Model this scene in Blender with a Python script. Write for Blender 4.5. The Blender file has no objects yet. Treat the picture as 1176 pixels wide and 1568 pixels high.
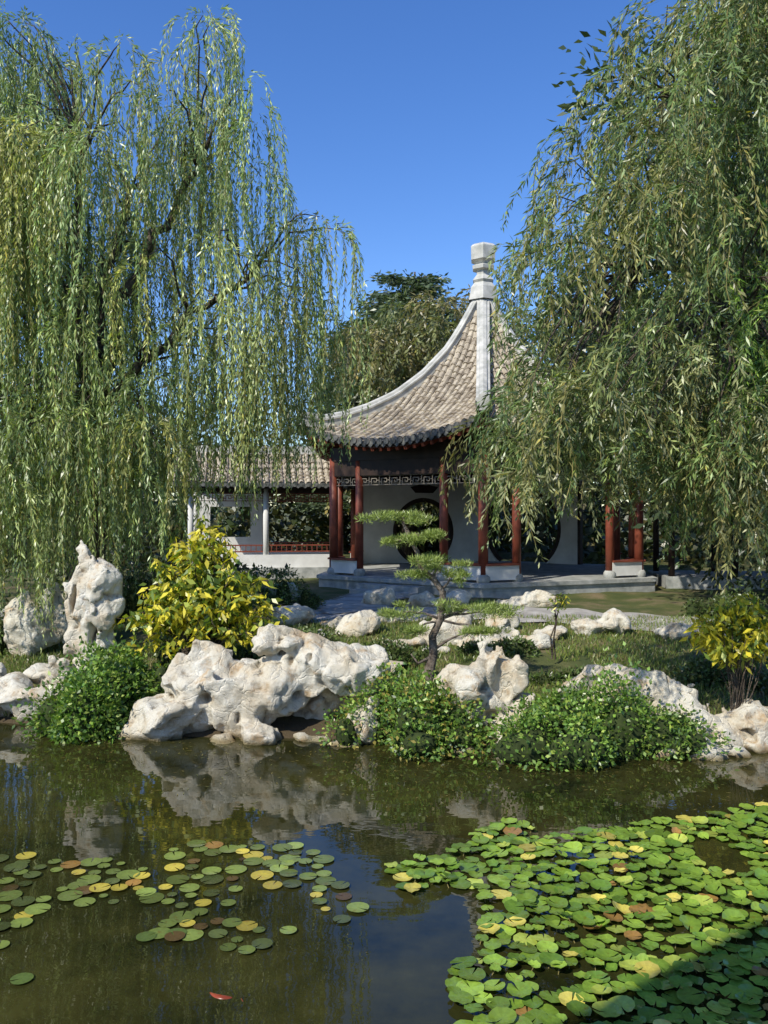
import bpy, math, numpy as np
from mathutils import Vector, Matrix
rng=np.random.default_rng(7)
sc=bpy.context.scene
R=math.radians
G=np.array
# ---------------- helpers ----------------
def link(o):
    sc.collection.objects.link(o); return o
def empty(name,loc=(0,0,0)):
    o=bpy.data.objects.new(name,None); o.location=loc; o.empty_display_size=.2; return link(o)
def par(o,p):
    if p is not None:
        o.parent=p; o.matrix_parent_inverse=Matrix.Translation(-Vector(p.location))
    return o
_T=rng.random((48,48,48)).astype(np.float32)*2-1
def vnoise(P,s=0):
    P=np.asarray(P,dtype=np.float64)+s*7.31+100
    i=np.floor(P).astype(int); f=P-i; f=f*f*(3-2*f)
    i0=i%48; i1=(i+1)%48
    x0,y0,z0=i0[...,0],i0[...,1],i0[...,2]; x1,y1,z1=i1[...,0],i1[...,1],i1[...,2]
    fx,fy,fz=f[...,0],f[...,1],f[...,2]
    a=_T[x0,y0,z0]*(1-fx)+_T[x1,y0,z0]*fx; b=_T[x0,y1,z0]*(1-fx)+_T[x1,y1,z0]*fx
    c=_T[x0,y0,z1]*(1-fx)+_T[x1,y0,z1]*fx; d=_T[x0,y1,z1]*(1-fx)+_T[x1,y1,z1]*fx
    return (a*(1-fy)+b*fy)*(1-fz)+(c*(1-fy)+d*fy)*fz
def fbm(P,o=4,s=0):
    r=0;a=.5
    for k in range(o):
        r=r+a*vnoise(np.asarray(P)*2**k,s+k); a*=.5
    return r
def norm(v): return v/np.maximum(np.linalg.norm(v,axis=-1,keepdims=True),1e-9)

def nmat(name,c1,c2,scale=5,rough=.8,bump=.3,bscale=30,bdist=.02,detail=6,c3=None,spec=.3,coords='Object'):
    m=bpy.data.materials.new(name); m.use_nodes=True; nt=m.node_tree; n=nt.nodes; l=nt.links
    b=n['Principled BSDF']; tc=n.new('ShaderNodeTexCoord')
    t=n.new('ShaderNodeTexNoise'); t.inputs['Scale'].default_value=scale; t.inputs['Detail'].default_value=detail; t.inputs['Roughness'].default_value=.6
    l.new(tc.outputs[coords],t.inputs['Vector'])
    r=n.new('ShaderNodeValToRGB'); r.color_ramp.elements[0].position=.35; r.color_ramp.elements[1].position=.65
    r.color_ramp.elements[0].color=(*c1,1); r.color_ramp.elements[1].color=(*c2,1)
    if c3:
        e=r.color_ramp.elements.new(.5); e.color=(*c3,1)
    l.new(t.outputs['Fac'],r.inputs['Fac']); l.new(r.outputs['Color'],b.inputs['Base Color'])
    b.inputs['Roughness'].default_value=rough; b.inputs['Specular IOR Level'].default_value=spec
    if bump:
        t2=n.new('ShaderNodeTexNoise'); t2.inputs['Scale'].default_value=bscale; t2.inputs['Detail'].default_value=6
        l.new(tc.outputs[coords],t2.inputs['Vector'])
        bp=n.new('ShaderNodeBump'); bp.inputs['Strength'].default_value=bump; bp.inputs['Distance'].default_value=bdist
        l.new(t2.outputs['Fac'],bp.inputs['Height']); l.new(bp.outputs['Normal'],b.inputs['Normal'])
    return m
def leafmat(name,trans=.35,rough=.5,spec=.4,spots=False):
    m=bpy.data.materials.new(name); m.use_nodes=True; nt=m.node_tree; n=nt.nodes; l=nt.links
    b=n['Principled BSDF']; a=n.new('ShaderNodeAttribute'); a.attribute_name='leafcol'; colr=a.outputs['Color']
    if spots:
        g=n.new('ShaderNodeNewGeometry'); t0=n.new('ShaderNodeTexNoise'); t0.inputs['Scale'].default_value=16; t0.inputs['Detail'].default_value=6; t0.inputs['Roughness'].default_value=.7
        l.new(g.outputs['Position'],t0.inputs['Vector']); r=n.new('ShaderNodeValToRGB'); e=r.color_ramp.elements
        e[0].position=.3; e[0].color=(1.0,.62,.45,1); e[1].position=.42; e[1].color=(1,1,1,1); x=e.new(.7); x.color=(1.15,1.1,.9,1)
        l.new(t0.outputs['Fac'],r.inputs[0]); mm=n.new('ShaderNodeMixRGB'); mm.blend_type='MULTIPLY'; mm.inputs[0].default_value=1; l.new(colr,mm.inputs[1]); l.new(r.outputs[0],mm.inputs[2]); colr=mm.outputs[0]
        t3=n.new('ShaderNodeTexNoise'); t3.inputs['Scale'].default_value=28; t3.inputs['Detail'].default_value=3; l.new(g.outputs['Position'],t3.inputs['Vector'])
        bp=n.new('ShaderNodeBump'); bp.inputs['Strength'].default_value=.35; bp.inputs['Distance'].default_value=.01; l.new(t3.outputs['Fac'],bp.inputs['Height']); l.new(bp.outputs[0],b.inputs['Normal'])
    l.new(colr,b.inputs['Base Color']); b.inputs['Roughness'].default_value=rough; b.inputs['Specular IOR Level'].default_value=spec
    t=n.new('ShaderNodeBsdfTranslucent'); h=n.new('ShaderNodeMixRGB'); h.blend_type='MULTIPLY'; h.inputs[0].default_value=1; h.inputs[2].default_value=(1.15,1.35,.5,1)
    l.new(colr,h.inputs[1]); l.new(h.outputs[0],t.inputs['Color'])
    mx=n.new('ShaderNodeMixShader'); mx.inputs[0].default_value=trans
    l.new(b.outputs[0],mx.inputs[1]); l.new(t.outputs[0],mx.inputs[2]); l.new(mx.outputs[0],n['Material Output'].inputs['Surface'])
    return m
LEAF=leafmat('leaf_foliage',.27,.38,.65); PAD=leafmat('lily_pad_leaf',.08,.2,.6,True)

def npmesh(name,V,F,mat,parent=None,col=None,smooth=False):
    V=np.ascontiguousarray(V,dtype=np.float32); F=np.ascontiguousarray(F,dtype=np.int32); k=F.shape[1]
    me=bpy.data.meshes.new(name); me.vertices.add(len(V)); me.vertices.foreach_set('co',V.ravel())
    me.loops.add(F.size); me.loops.foreach_set('vertex_index',F.ravel())
    me.polygons.add(len(F)); me.polygons.foreach_set('loop_start',np.arange(len(F),dtype=np.int32)*k)
    if smooth: me.polygons.foreach_set('use_smooth',np.ones(len(F),dtype=bool))
    me.update(calc_edges=True)
    if col is not None:
        a=me.attributes.new('leafcol','FLOAT_COLOR','FACE')
        a.data.foreach_set('color',np.concatenate([col,np.ones((len(col),1))],1).astype(np.float32).ravel())
    me.materials.append(mat)
    o=link(bpy.data.objects.new(name,me)); par(o,parent); return o
def leaves(name,B,D,L,W,C,parent,mat=None,fold=.12):
    N=len(B); D=norm(D); n=norm(np.cross(D,rng.normal(size=(N,3)))); s=np.cross(D,n)
    L=np.broadcast_to(L,(N,))[:,None]; W=np.broadcast_to(W,(N,))[:,None]
    mid=B+D*L*.42
    V=np.empty((N,4,3)); V[:,0]=B; V[:,1]=mid+s*W*.5+n*W*fold; V[:,2]=B+D*L; V[:,3]=mid-s*W*.5+n*W*fold
    F=np.arange(4*N).reshape(N,4)
    return npmesh(name,V.reshape(-1,3),F,mat or LEAF,parent,col=np.clip(C,0.005,.9))

class MB:
    def __init__(s): s.v=[];s.f=[];s.m=[]
    def add(s,vs,fs,mi=0):
        o=len(s.v); s.v+= [tuple(map(float,p)) for p in vs]; s.f+=[tuple(o+i for i in f) for f in fs]; s.m+=[mi]*len(fs)
    def obox(s,c,ax,ay,az,mi=0):
        c,ax,ay,az=map(lambda q:np.array(q,float),(c,ax,ay,az))
        vs=[c+i*ax+j*ay+k*az for i in(-1,1) for j in(-1,1) for k in(-1,1)]
        s.add(vs,[(0,1,3,2),(4,6,7,5),(0,4,5,1),(2,3,7,6),(0,2,6,4),(1,5,7,3)],mi)
    def beam(s,a,b,w,h,mi=0,up=(0,0,1)):
        a=np.array(a,float);b=np.array(b,float);d=b-a;L=np.linalg.norm(d);d/=L
        sd=np.cross(d,up); sd/=np.linalg.norm(sd); u=np.cross(sd,d)
        s.obox((a+b)/2,d*L/2,sd*w/2,u*h/2,mi)
    def tube(s,pts,rad,n=8,mi=0,cap=True):
        pts=np.array(pts,float); K=len(pts); rad=np.broadcast_to(rad,(K,))
        t=np.gradient(pts,axis=0); t=norm(t)
        ref=np.array([0,0,1.]) if abs(t[0][2])<.9 else np.array([1.,0,0])
        vs=[];fs=[]
        for k in range(K):
            a=np.cross(t[k],ref); a/=max(np.linalg.norm(a),1e-6); b=np.cross(t[k],a)
            for j in range(n):
                q=2*math.pi*j/n; vs.append(pts[k]+rad[k]*(math.cos(q)*a+math.sin(q)*b))
        for k in range(K-1):
            for j in range(n):
                fs.append((k*n+j,k*n+(j+1)%n,(k+1)*n+(j+1)%n,(k+1)*n+j))
        if cap: fs.append(tuple(range(n))[::-1]); fs.append(tuple((K-1)*n+j for j in range(n)))
        s.add(vs,fs,mi)
    def obj(s,name,mats,parent=None,smooth=False):
        me=bpy.data.meshes.new(name); me.from_pydata(s.v,[],s.f); me.update()
        for m in mats: me.materials.append(m)
        me.polygons.foreach_set('material_index',s.m)
        if smooth: me.polygons.foreach_set('use_smooth',[True]*len(s.f))
        o=link(bpy.data.objects.new(name,me)); return par(o,parent)

# ---------------- materials ----------------
M_tile=nmat('roof_tile',(.24,.195,.14),(.56,.49,.37),3.5,.85,.5,25,.02,c3=(.41,.35,.26))
M_ridge=nmat('ridge_plaster',(.34,.34,.30),(.62,.6,.54),2.5,.8,.3,20,.01)
M_drip=nmat('drip_tile',(.05,.055,.055),(.17,.17,.155),8,.7,.3,30,.01)
M_red=nmat('red_lacquer_wood',(.15,.035,.018),(.25,.065,.035),3,.5,.15,20,.005,spec=.4)
M_dark=nmat('dark_wood',(.02,.012,.009),(.045,.025,.017),4,.6,.2,30,.01)
M_white=nmat('white_plaster',(.58,.57,.53),(.76,.75,.71),1.2,.9,.15,15,.01)
M_stone=nmat('plinth_stone',(.25,.26,.24),(.46,.46,.43),3,.85,.4,20,.02)
M_fret=nmat('lattice_wood',(.15,.13,.10),(.26,.23,.19),6,.7,.1)
M_bark=nmat('bark',(.045,.035,.025),(.14,.11,.08),9,.95,1,30,.04)
M_pbark=nmat('pine_bark',(.08,.06,.045),(.24,.2,.16),14,.95,1,30,.03)
M_twig=nmat('willow_twig',(.14,.12,.04),(.25,.21,.07),9,.8,0)
M_path=nmat('path_paving',(.27,.25,.22),(.48,.45,.4),2.5,.9,.5,40,.02)
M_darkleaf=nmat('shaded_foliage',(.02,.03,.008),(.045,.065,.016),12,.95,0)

def rockmat():
    m=bpy.data.materials.new('limestone'); m.use_nodes=True; nt=m.node_tree; n=nt.nodes; l=nt.links
    b=n['Principled BSDF']; g=n.new('ShaderNodeNewGeometry'); 
    def noise(sc_,det=8,rough=.6):
        t=n.new('ShaderNodeTexNoise'); t.inputs['Scale'].default_value=sc_; t.inputs['Detail'].default_value=det; t.inputs['Roughness'].default_value=rough
        l.new(g.outputs['Position'],t.inputs['Vector']); return t
    def ramp(src,p):
        r=n.new('ShaderNodeValToRGB'); e=r.color_ramp.elements
        e[0].position,e[0].color=p[0][0],(*p[0][1],1); e[1].position,e[1].color=p[-1][0],(*p[-1][1],1)
        for q in p[1:-1]:
            x=e.new(q[0]); x.color=(*q[1],1)
        l.new(src,r.inputs['Fac']); return r
    def mul(a,bb,f=1.):
        x=n.new('ShaderNodeMixRGB'); x.blend_type='MULTIPLY'; x.inputs[0].default_value=f; l.new(a,x.inputs[1]); l.new(bb,x.inputs[2]); return x
    base=ramp(noise(1.9).outputs['Fac'],[(.3,(.52,.39,.24)),(.42,(.68,.60,.45)),(.6,(.78,.74,.62))])
    st=ramp(noise(3.6,10,.7).outputs['Fac'],[(.34,(.74,.52,.30)),(.46,(1,1,1)),(.8,(1,1,1))])
    gr=ramp(noise(2.6,12,.7).outputs['Fac'],[(.32,(.45,.45,.45)),(.42,(1,1,1)),(.8,(1,1,1))])
    fine=ramp(noise(22,6,.7).outputs['Fac'],[(.3,(.66,.62,.56)),(.47,(1,1,1)),(.8,(1.0,1.0,1.0))])
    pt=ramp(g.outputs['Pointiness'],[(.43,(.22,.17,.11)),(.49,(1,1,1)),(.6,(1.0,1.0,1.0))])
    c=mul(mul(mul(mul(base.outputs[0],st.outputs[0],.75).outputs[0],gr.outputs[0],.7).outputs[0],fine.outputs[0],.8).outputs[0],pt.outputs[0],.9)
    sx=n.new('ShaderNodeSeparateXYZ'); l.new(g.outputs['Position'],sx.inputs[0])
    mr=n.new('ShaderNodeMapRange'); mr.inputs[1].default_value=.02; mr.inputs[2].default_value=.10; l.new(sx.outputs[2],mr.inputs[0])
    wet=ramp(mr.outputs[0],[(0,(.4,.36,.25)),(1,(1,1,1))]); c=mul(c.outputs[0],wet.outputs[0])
    l.new(c.outputs[0],b.inputs['Base Color']); b.inputs['Roughness'].default_value=.85; b.inputs['Specular IOR Level'].default_value=.2
    mp=n.new('ShaderNodeMixRGB'); mp.inputs[0].default_value=.25; l.new(g.outputs['Position'],mp.inputs[1]); l.new(noise(2.5,4).outputs['Color'],mp.inputs[2])
    v=n.new('ShaderNodeTexVoronoi'); v.inputs['Scale'].default_value=5; v.feature='DISTANCE_TO_EDGE'; l.new(mp.outputs[0],v.inputs['Vector'])
    vr=ramp(v.outputs['Distance'],[(0,(0,0,0)),(.05,(1,1,1))])
    ad=n.new('ShaderNodeMath'); ad.operation='MULTIPLY_ADD'; l.new(noise(10,12,.78).outputs['Fac'],ad.inputs[0]); ad.inputs[1].default_value=4; l.new(vr.outputs[0],ad.inputs[2])
    bp=n.new('ShaderNodeBump'); bp.inputs['Strength'].default_value=.6; bp.inputs['Distance'].default_value=.05
    l.new(ad.outputs[0],bp.inputs['Height']); l.new(bp.outputs[0],b.inputs['Normal'])
    return m
M_rock=rockmat()

# ---------------- terrain ----------------
SX=[-40,-9,-6,-4.5,-3,-1,.4,2.4,3.6,4.7,8,40]; SY=[14,13,12.35,11.9,11.45,11.3,10.9,10.4,10.45,10.8,11.4,14]
def shore(x): return np.interp(x,SX,SY)
def ground(x,y):
    x=np.asarray(x,float);y=np.asarray(y,float)
    t=y-shore(x)
    far=np.interp(t,[-.7,-.1,.15,.6,3,6,9,40,400],[-.7,-.1,.06,.2,.45,.68,.82,1.2,6])
    near=np.interp(y,[-400,-40,.6,1.8],[5,1.5,1.4,-.7])
    side=np.interp(np.abs(x),[24,28,400],[-.7,.8,3])
    z=np.maximum(np.maximum(far,near),side)
    P=np.stack([x*.9,y*.9,0*x],-1)
    return z+np.where(z>0,.10,.02)*fbm(P,3,3)*np.interp(t,[0,1],[.3,1])
def gz(x,y): return float(ground(np.array([x]),np.array([y]))[0])
def axis(lo,hi,d,far):
    a=list(np.arange(lo,hi+1e-6,d)); s=d;x=hi
    while x<far: s*=1.3; x+=s; a.append(x)
    s=d;x=lo;pre=[]
    while x>-far: s*=1.3; x-=s; pre.append(x)
    return np.array(pre[::-1]+a)
gx=axis(-10,12,.14,600); gy=axis(-1,26,.14,600)
X,Y=np.meshgrid(gx,gy,indexing='ij'); Z=ground(X,Y)
V=np.stack([X,Y,Z],-1).reshape(-1,3); nx,ny=X.shape
I=np.arange(nx*ny).reshape(nx,ny)
F=np.stack([I[:-1,:-1],I[1:,:-1],I[1:,1:],I[:-1,1:]],-1).reshape(-1,4)
M_ground=nmat('ground_soil_grass',(.06,.08,.022),(.20,.155,.085),1.3,.95,.8,30,.03,detail=10,c3=(.095,.105,.032))
nt=M_ground.node_tree; b=nt.nodes['Principled BSDF']; src=b.inputs['Base Color'].links[0].from_socket
g_=nt.nodes.new('ShaderNodeNewGeometry'); sx=nt.nodes.new('ShaderNodeSeparateXYZ'); nt.links.new(g_.outputs['Position'],sx.inputs[0])
mr=nt.nodes.new('ShaderNodeMapRange'); mr.inputs[1].default_value=.12; mr.inputs[2].default_value=.32; nt.links.new(sx.outputs[2],mr.inputs[0])
mx=nt.nodes.new('ShaderNodeMixRGB'); mx.inputs[1].default_value=(.075,.055,.03,1); nt.links.new(mr.outputs[0],mx.inputs[0]); nt.links.new(src,mx.inputs[2]); nt.links.new(mx.outputs[0],b.inputs['Base Color'])
npmesh('ground',V,F,M_ground,smooth=True)

def watermat():
    m=bpy.data.materials.new('pond_water'); m.use_nodes=True; nt=m.node_tree; n=nt.nodes; l=nt.links
    b=n['Principled BSDF']; g=n.new('ShaderNodeNewGeometry')
    t=n.new('ShaderNodeTexNoise'); t.inputs['Scale'].default_value=.7; t.inputs['Detail'].default_value=10; t.inputs['Roughness'].default_value=.7; l.new(g.outputs['Position'],t.inputs['Vector'])
    r=n.new('ShaderNodeValToRGB'); e=r.color_ramp.elements; e[0].position=.36;e[0].color=(.010,.012,.004,1); e[1].position=.66;e[1].color=(.050,.047,.012,1)
    l.new(t.outputs['Fac'],r.inputs[0]); l.new(r.outputs[0],b.inputs['Base Color'])
    b.inputs['Roughness'].default_value=.015; b.inputs['IOR'].default_value=1.38; b.inputs['Specular IOR Level'].default_value=.65
    mp=n.new('ShaderNodeMapping'); mp.inputs['Scale'].default_value=(1,1.8,1); l.new(g.outputs['Position'],mp.inputs[0])
    t2=n.new('ShaderNodeTexNoise'); t2.inputs['Scale'].default_value=1.5; t2.inputs['Detail'].default_value=3; l.new(mp.outputs[0],t2.inputs['Vector'])
    bp=n.new('ShaderNodeBump'); bp.inputs['Strength'].default_value=.045; bp.inputs['Distance'].default_value=.06
    l.new(t2.outputs['Fac'],bp.inputs['Height']); l.new(bp.outputs[0],b.inputs['Normal']); return m
npmesh('pond_water',[(-30,.5,0),(30,.5,0),(30,16,0),(-30,16,0)],[[0,1,2,3]],watermat())

# ---------------- rocks (surface nets) ----------------
def surfnet(Fv,org,h):
    s=Fv<0; nx,ny,nz=Fv.shape
    cnt=np.zeros((nx-1,ny-1,nz-1)); acc=np.zeros((nx-1,ny-1,nz-1,3))
    cor=[(i,j,k) for i in(0,1) for j in(0,1) for k in(0,1)]
    def sl(c): return tuple(slice(c[a],c[a]+(nx,ny,nz)[a]-1) for a in range(3))
    for a in cor:
        for ax in range(3):
            if a[ax]==0:
                b=list(a); b[ax]=1; fa=Fv[sl(a)]; fb=Fv[sl(b)]; mk=(fa<0)!=(fb<0)
                t=np.where(mk,fa/np.where(mk,fa-fb,1),0)
                for q in range(3):
                    acc[...,q]+=np.where(mk,a[q]+(t if q==ax else 0),0)
                cnt+=mk
    act=cnt>0; idx=-np.ones(act.shape,int); idx[act]=np.arange(act.sum())
    ii=np.argwhere(act); V=(ii+acc[act]/cnt[act][:,None])*h+org
    Fs=[]
    for ax in range(3):
        o1,o2=[q for q in range(3) if q!=ax]
        A=[slice(None)]*3;B=[slice(None)]*3;A[ax]=slice(0,-1);B[ax]=slice(1,None)
        sa=s[tuple(A)];sb=s[tuple(B)]; e=np.argwhere(sa!=sb)
        ok=(e[:,o1]>0)&(e[:,o2]>0)&(e[:,o1]<Fv.shape[o1]-1)&(e[:,o2]<Fv.shape[o2]-1); e=e[ok]
        inside=sa[tuple(e.T)]
        def ct(d1,d2):
            c=e.copy(); c[:,o1]-=d1; c[:,o2]-=d2; return idx[tuple(c.T)]
        q=np.stack([ct(1,1),ct(0,1),ct(0,0),ct(1,0)],1)
        fl=inside if ax!=1 else ~inside
        q[~fl]=q[~fl][:,::-1]; Fs.append(q)
    F=np.concatenate(Fs); F=F[(F>=0).all(1)]
    return V,F
def rock(name,ell,holes=(),h=.03,seed=0,warp=.10,amp=.10,k=.03,pitk=.75,parent=None):
    rr=np.random.default_rng(seed+50)
    ell=np.array(ell,float); lo=(ell[:,:3]-ell[:,3:6]).min(0)-.2; hi=(ell[:,:3]+ell[:,3:6]).max(0)+.2
    ax=[np.arange(lo[i],hi[i],h) for i in range(3)]
    Gd=np.stack(np.meshgrid(*ax,indexing='ij'),-1).astype(np.float32)
    w=np.stack([fbm(Gd*1.9,3,seed+i*5) for i in range(3)],-1)*2
    P=Gd+w*warp
    f=None
    for e in ell:
        q=(P-e[:3])/e[3:6]
        r1=(np.abs(q)**2.4).sum(-1)**(1/2.4)
        dirs=rr.normal(size=(13,3)); dirs/=np.linalg.norm(dirs,axis=1,keepdims=True)
        r2=(q@dirs.T/rr.uniform(.66,1.0,13)).max(-1)
        r=np.maximum(r1*.9,r2)
        d=(r-1)*min(e[3:6])
        f=d if f is None else -k*np.log(np.exp(np.clip(-f/k,-60,60))+np.exp(np.clip(-d/k,-60,60)))
    rd=np.clip(1-np.abs(fbm(Gd*2.6*np.array([1,1,.8]),3,seed+20))*5,0,1)
    f=f+amp*rd*.5+amp*.5*fbm(Gd*6,3,seed+30)+.028*np.abs(fbm(Gd*14,2,seed+33))
    pit=fbm(Gd*np.array([3.0,3.0,2.3])+9,2,seed+40); f=f+np.clip(pit-.17,0,1)*pitk
    for x in holes:
        x=np.array(x); d=(1-np.linalg.norm((P-x[:3])/x[3:6],axis=-1))*min(x[3:6]); f=np.maximum(f,d)
    V,F=surfnet(f,lo,h)
    return npmesh(name,V,F,M_rock,parent,smooth=True)

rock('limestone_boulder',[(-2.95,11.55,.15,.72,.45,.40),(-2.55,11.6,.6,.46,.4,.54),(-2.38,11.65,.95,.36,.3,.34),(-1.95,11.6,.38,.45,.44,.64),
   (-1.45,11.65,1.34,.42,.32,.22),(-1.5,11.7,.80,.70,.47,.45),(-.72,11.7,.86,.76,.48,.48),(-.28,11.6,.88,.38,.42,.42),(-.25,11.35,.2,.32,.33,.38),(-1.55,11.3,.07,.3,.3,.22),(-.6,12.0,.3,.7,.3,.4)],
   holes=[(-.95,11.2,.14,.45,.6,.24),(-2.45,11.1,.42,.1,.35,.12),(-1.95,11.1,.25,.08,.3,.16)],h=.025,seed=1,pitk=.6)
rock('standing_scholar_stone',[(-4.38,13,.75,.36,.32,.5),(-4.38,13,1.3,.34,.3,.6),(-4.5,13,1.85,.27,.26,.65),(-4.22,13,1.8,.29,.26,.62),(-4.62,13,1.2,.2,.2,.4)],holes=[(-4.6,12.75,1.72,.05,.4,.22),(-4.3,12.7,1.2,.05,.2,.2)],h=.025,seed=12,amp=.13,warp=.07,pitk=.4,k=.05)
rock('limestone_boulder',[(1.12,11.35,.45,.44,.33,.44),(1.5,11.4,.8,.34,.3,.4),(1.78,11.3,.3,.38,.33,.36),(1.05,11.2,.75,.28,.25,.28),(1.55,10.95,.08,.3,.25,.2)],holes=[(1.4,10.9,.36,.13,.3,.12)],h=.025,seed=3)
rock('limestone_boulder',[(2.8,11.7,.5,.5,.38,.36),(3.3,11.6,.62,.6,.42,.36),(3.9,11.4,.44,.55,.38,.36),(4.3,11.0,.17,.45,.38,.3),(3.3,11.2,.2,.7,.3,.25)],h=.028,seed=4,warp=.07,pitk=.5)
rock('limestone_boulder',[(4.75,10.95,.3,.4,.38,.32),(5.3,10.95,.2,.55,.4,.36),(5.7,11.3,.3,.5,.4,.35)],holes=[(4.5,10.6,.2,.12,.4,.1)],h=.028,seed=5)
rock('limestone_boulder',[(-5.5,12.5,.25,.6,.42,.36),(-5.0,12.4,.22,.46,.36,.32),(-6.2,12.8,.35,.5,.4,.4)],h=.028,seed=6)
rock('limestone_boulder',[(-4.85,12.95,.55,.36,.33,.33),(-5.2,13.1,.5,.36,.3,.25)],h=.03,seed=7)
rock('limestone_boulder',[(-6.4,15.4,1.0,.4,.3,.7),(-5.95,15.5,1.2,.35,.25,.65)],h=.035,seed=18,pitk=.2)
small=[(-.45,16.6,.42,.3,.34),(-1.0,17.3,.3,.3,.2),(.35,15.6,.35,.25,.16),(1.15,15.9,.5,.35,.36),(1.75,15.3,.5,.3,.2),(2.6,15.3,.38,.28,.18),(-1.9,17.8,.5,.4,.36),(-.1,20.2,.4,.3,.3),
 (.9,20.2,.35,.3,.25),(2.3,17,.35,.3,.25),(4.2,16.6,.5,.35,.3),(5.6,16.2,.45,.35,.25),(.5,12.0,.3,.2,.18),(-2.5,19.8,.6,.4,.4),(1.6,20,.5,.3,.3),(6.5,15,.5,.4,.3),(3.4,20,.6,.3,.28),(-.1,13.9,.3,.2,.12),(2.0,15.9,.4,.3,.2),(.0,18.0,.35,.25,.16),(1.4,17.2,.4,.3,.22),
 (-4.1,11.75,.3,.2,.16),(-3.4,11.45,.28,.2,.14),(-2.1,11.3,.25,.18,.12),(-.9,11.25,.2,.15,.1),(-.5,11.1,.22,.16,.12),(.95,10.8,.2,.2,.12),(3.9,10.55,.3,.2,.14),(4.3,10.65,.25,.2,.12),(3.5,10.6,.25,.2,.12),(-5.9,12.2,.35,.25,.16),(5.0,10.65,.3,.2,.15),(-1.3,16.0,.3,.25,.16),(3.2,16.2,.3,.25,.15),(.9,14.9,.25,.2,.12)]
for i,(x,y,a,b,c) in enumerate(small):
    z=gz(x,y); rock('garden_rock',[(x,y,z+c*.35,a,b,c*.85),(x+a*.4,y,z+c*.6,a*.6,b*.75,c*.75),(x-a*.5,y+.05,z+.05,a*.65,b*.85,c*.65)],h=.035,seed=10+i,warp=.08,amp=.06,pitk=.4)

# ---------------- pavilion ----------------
C=np.array([3.06,26.5]); A0=math.atan2(-26.5,-3.06)
FL=1.22; RC=4.9; RE=5.75; T30=math.tan(math.pi/6)
pav=empty('hexagonal_pavilion',(C[0],C[1],FL))
def cor(k,r,z): a=A0+k*math.pi/3; return np.array([C[0]+r*math.cos(a),C[1]+r*math.sin(a),z])
PT=[0,.05,.13,.22,.37,.52,.67,.81,.96,1]; PZ=[9.85,9.3,8.5,7.72,6.85,6.22,5.8,5.52,5.34,5.34]
ap=RE*math.cos(math.pi/6)
def rz(u,v):
    t=np.clip(v/ap,0,1); s=np.clip(np.abs(u)/np.maximum(v*T30,1e-6),0,1)
    return np.interp(t,PT,PZ)-.5*t**2*(1-s**2)
surf=MB();tiles=MB();drip=MB();soff=MB();raf=MB()
def halftube(mb,pts,side,r0,r1,step=.3):
    pts=np.array(pts); seg=np.r_[0,np.cumsum(np.linalg.norm(np.diff(pts,axis=0),axis=1))]; L=seg[-1]
    n=max(1,int(L/step)); q=np.linspace(0,L,n+1)
    g=lambda s:np.array([np.interp(s,seg,pts[:,i]) for i in range(3)])
    side=np.array(side,float)
    vs=[];fs=[]
    ring=0
    jx=rng.normal(0,.01)
    for i in range(n):
        for s,r in((q[i],r1),(q[i+1],r0)):
            p=g(s); d=g(min(L,s+.05))-g(max(0,s-.05)); d/=np.linalg.norm(d)+1e-9; up=np.cross(side,d); 
            if up[2]<0: up=-up
            r=r*(1+rng.normal(0,.07)); jx2=jx+rng.normal(0,.005)
            for a in(0,45,90,135,180):
                vs.append(p+side*(r*math.cos(R(a))+jx2)+up*(r*math.sin(R(a))+(0.012 if r>r1 else 0)))
            ring+=1
    for k in range(ring-1):
        for j in range(4): fs.append((k*5+j,k*5+j+1,(k+1)*5+j+1,(k+1)*5+j))
    mb.add(vs,fs)
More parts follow.
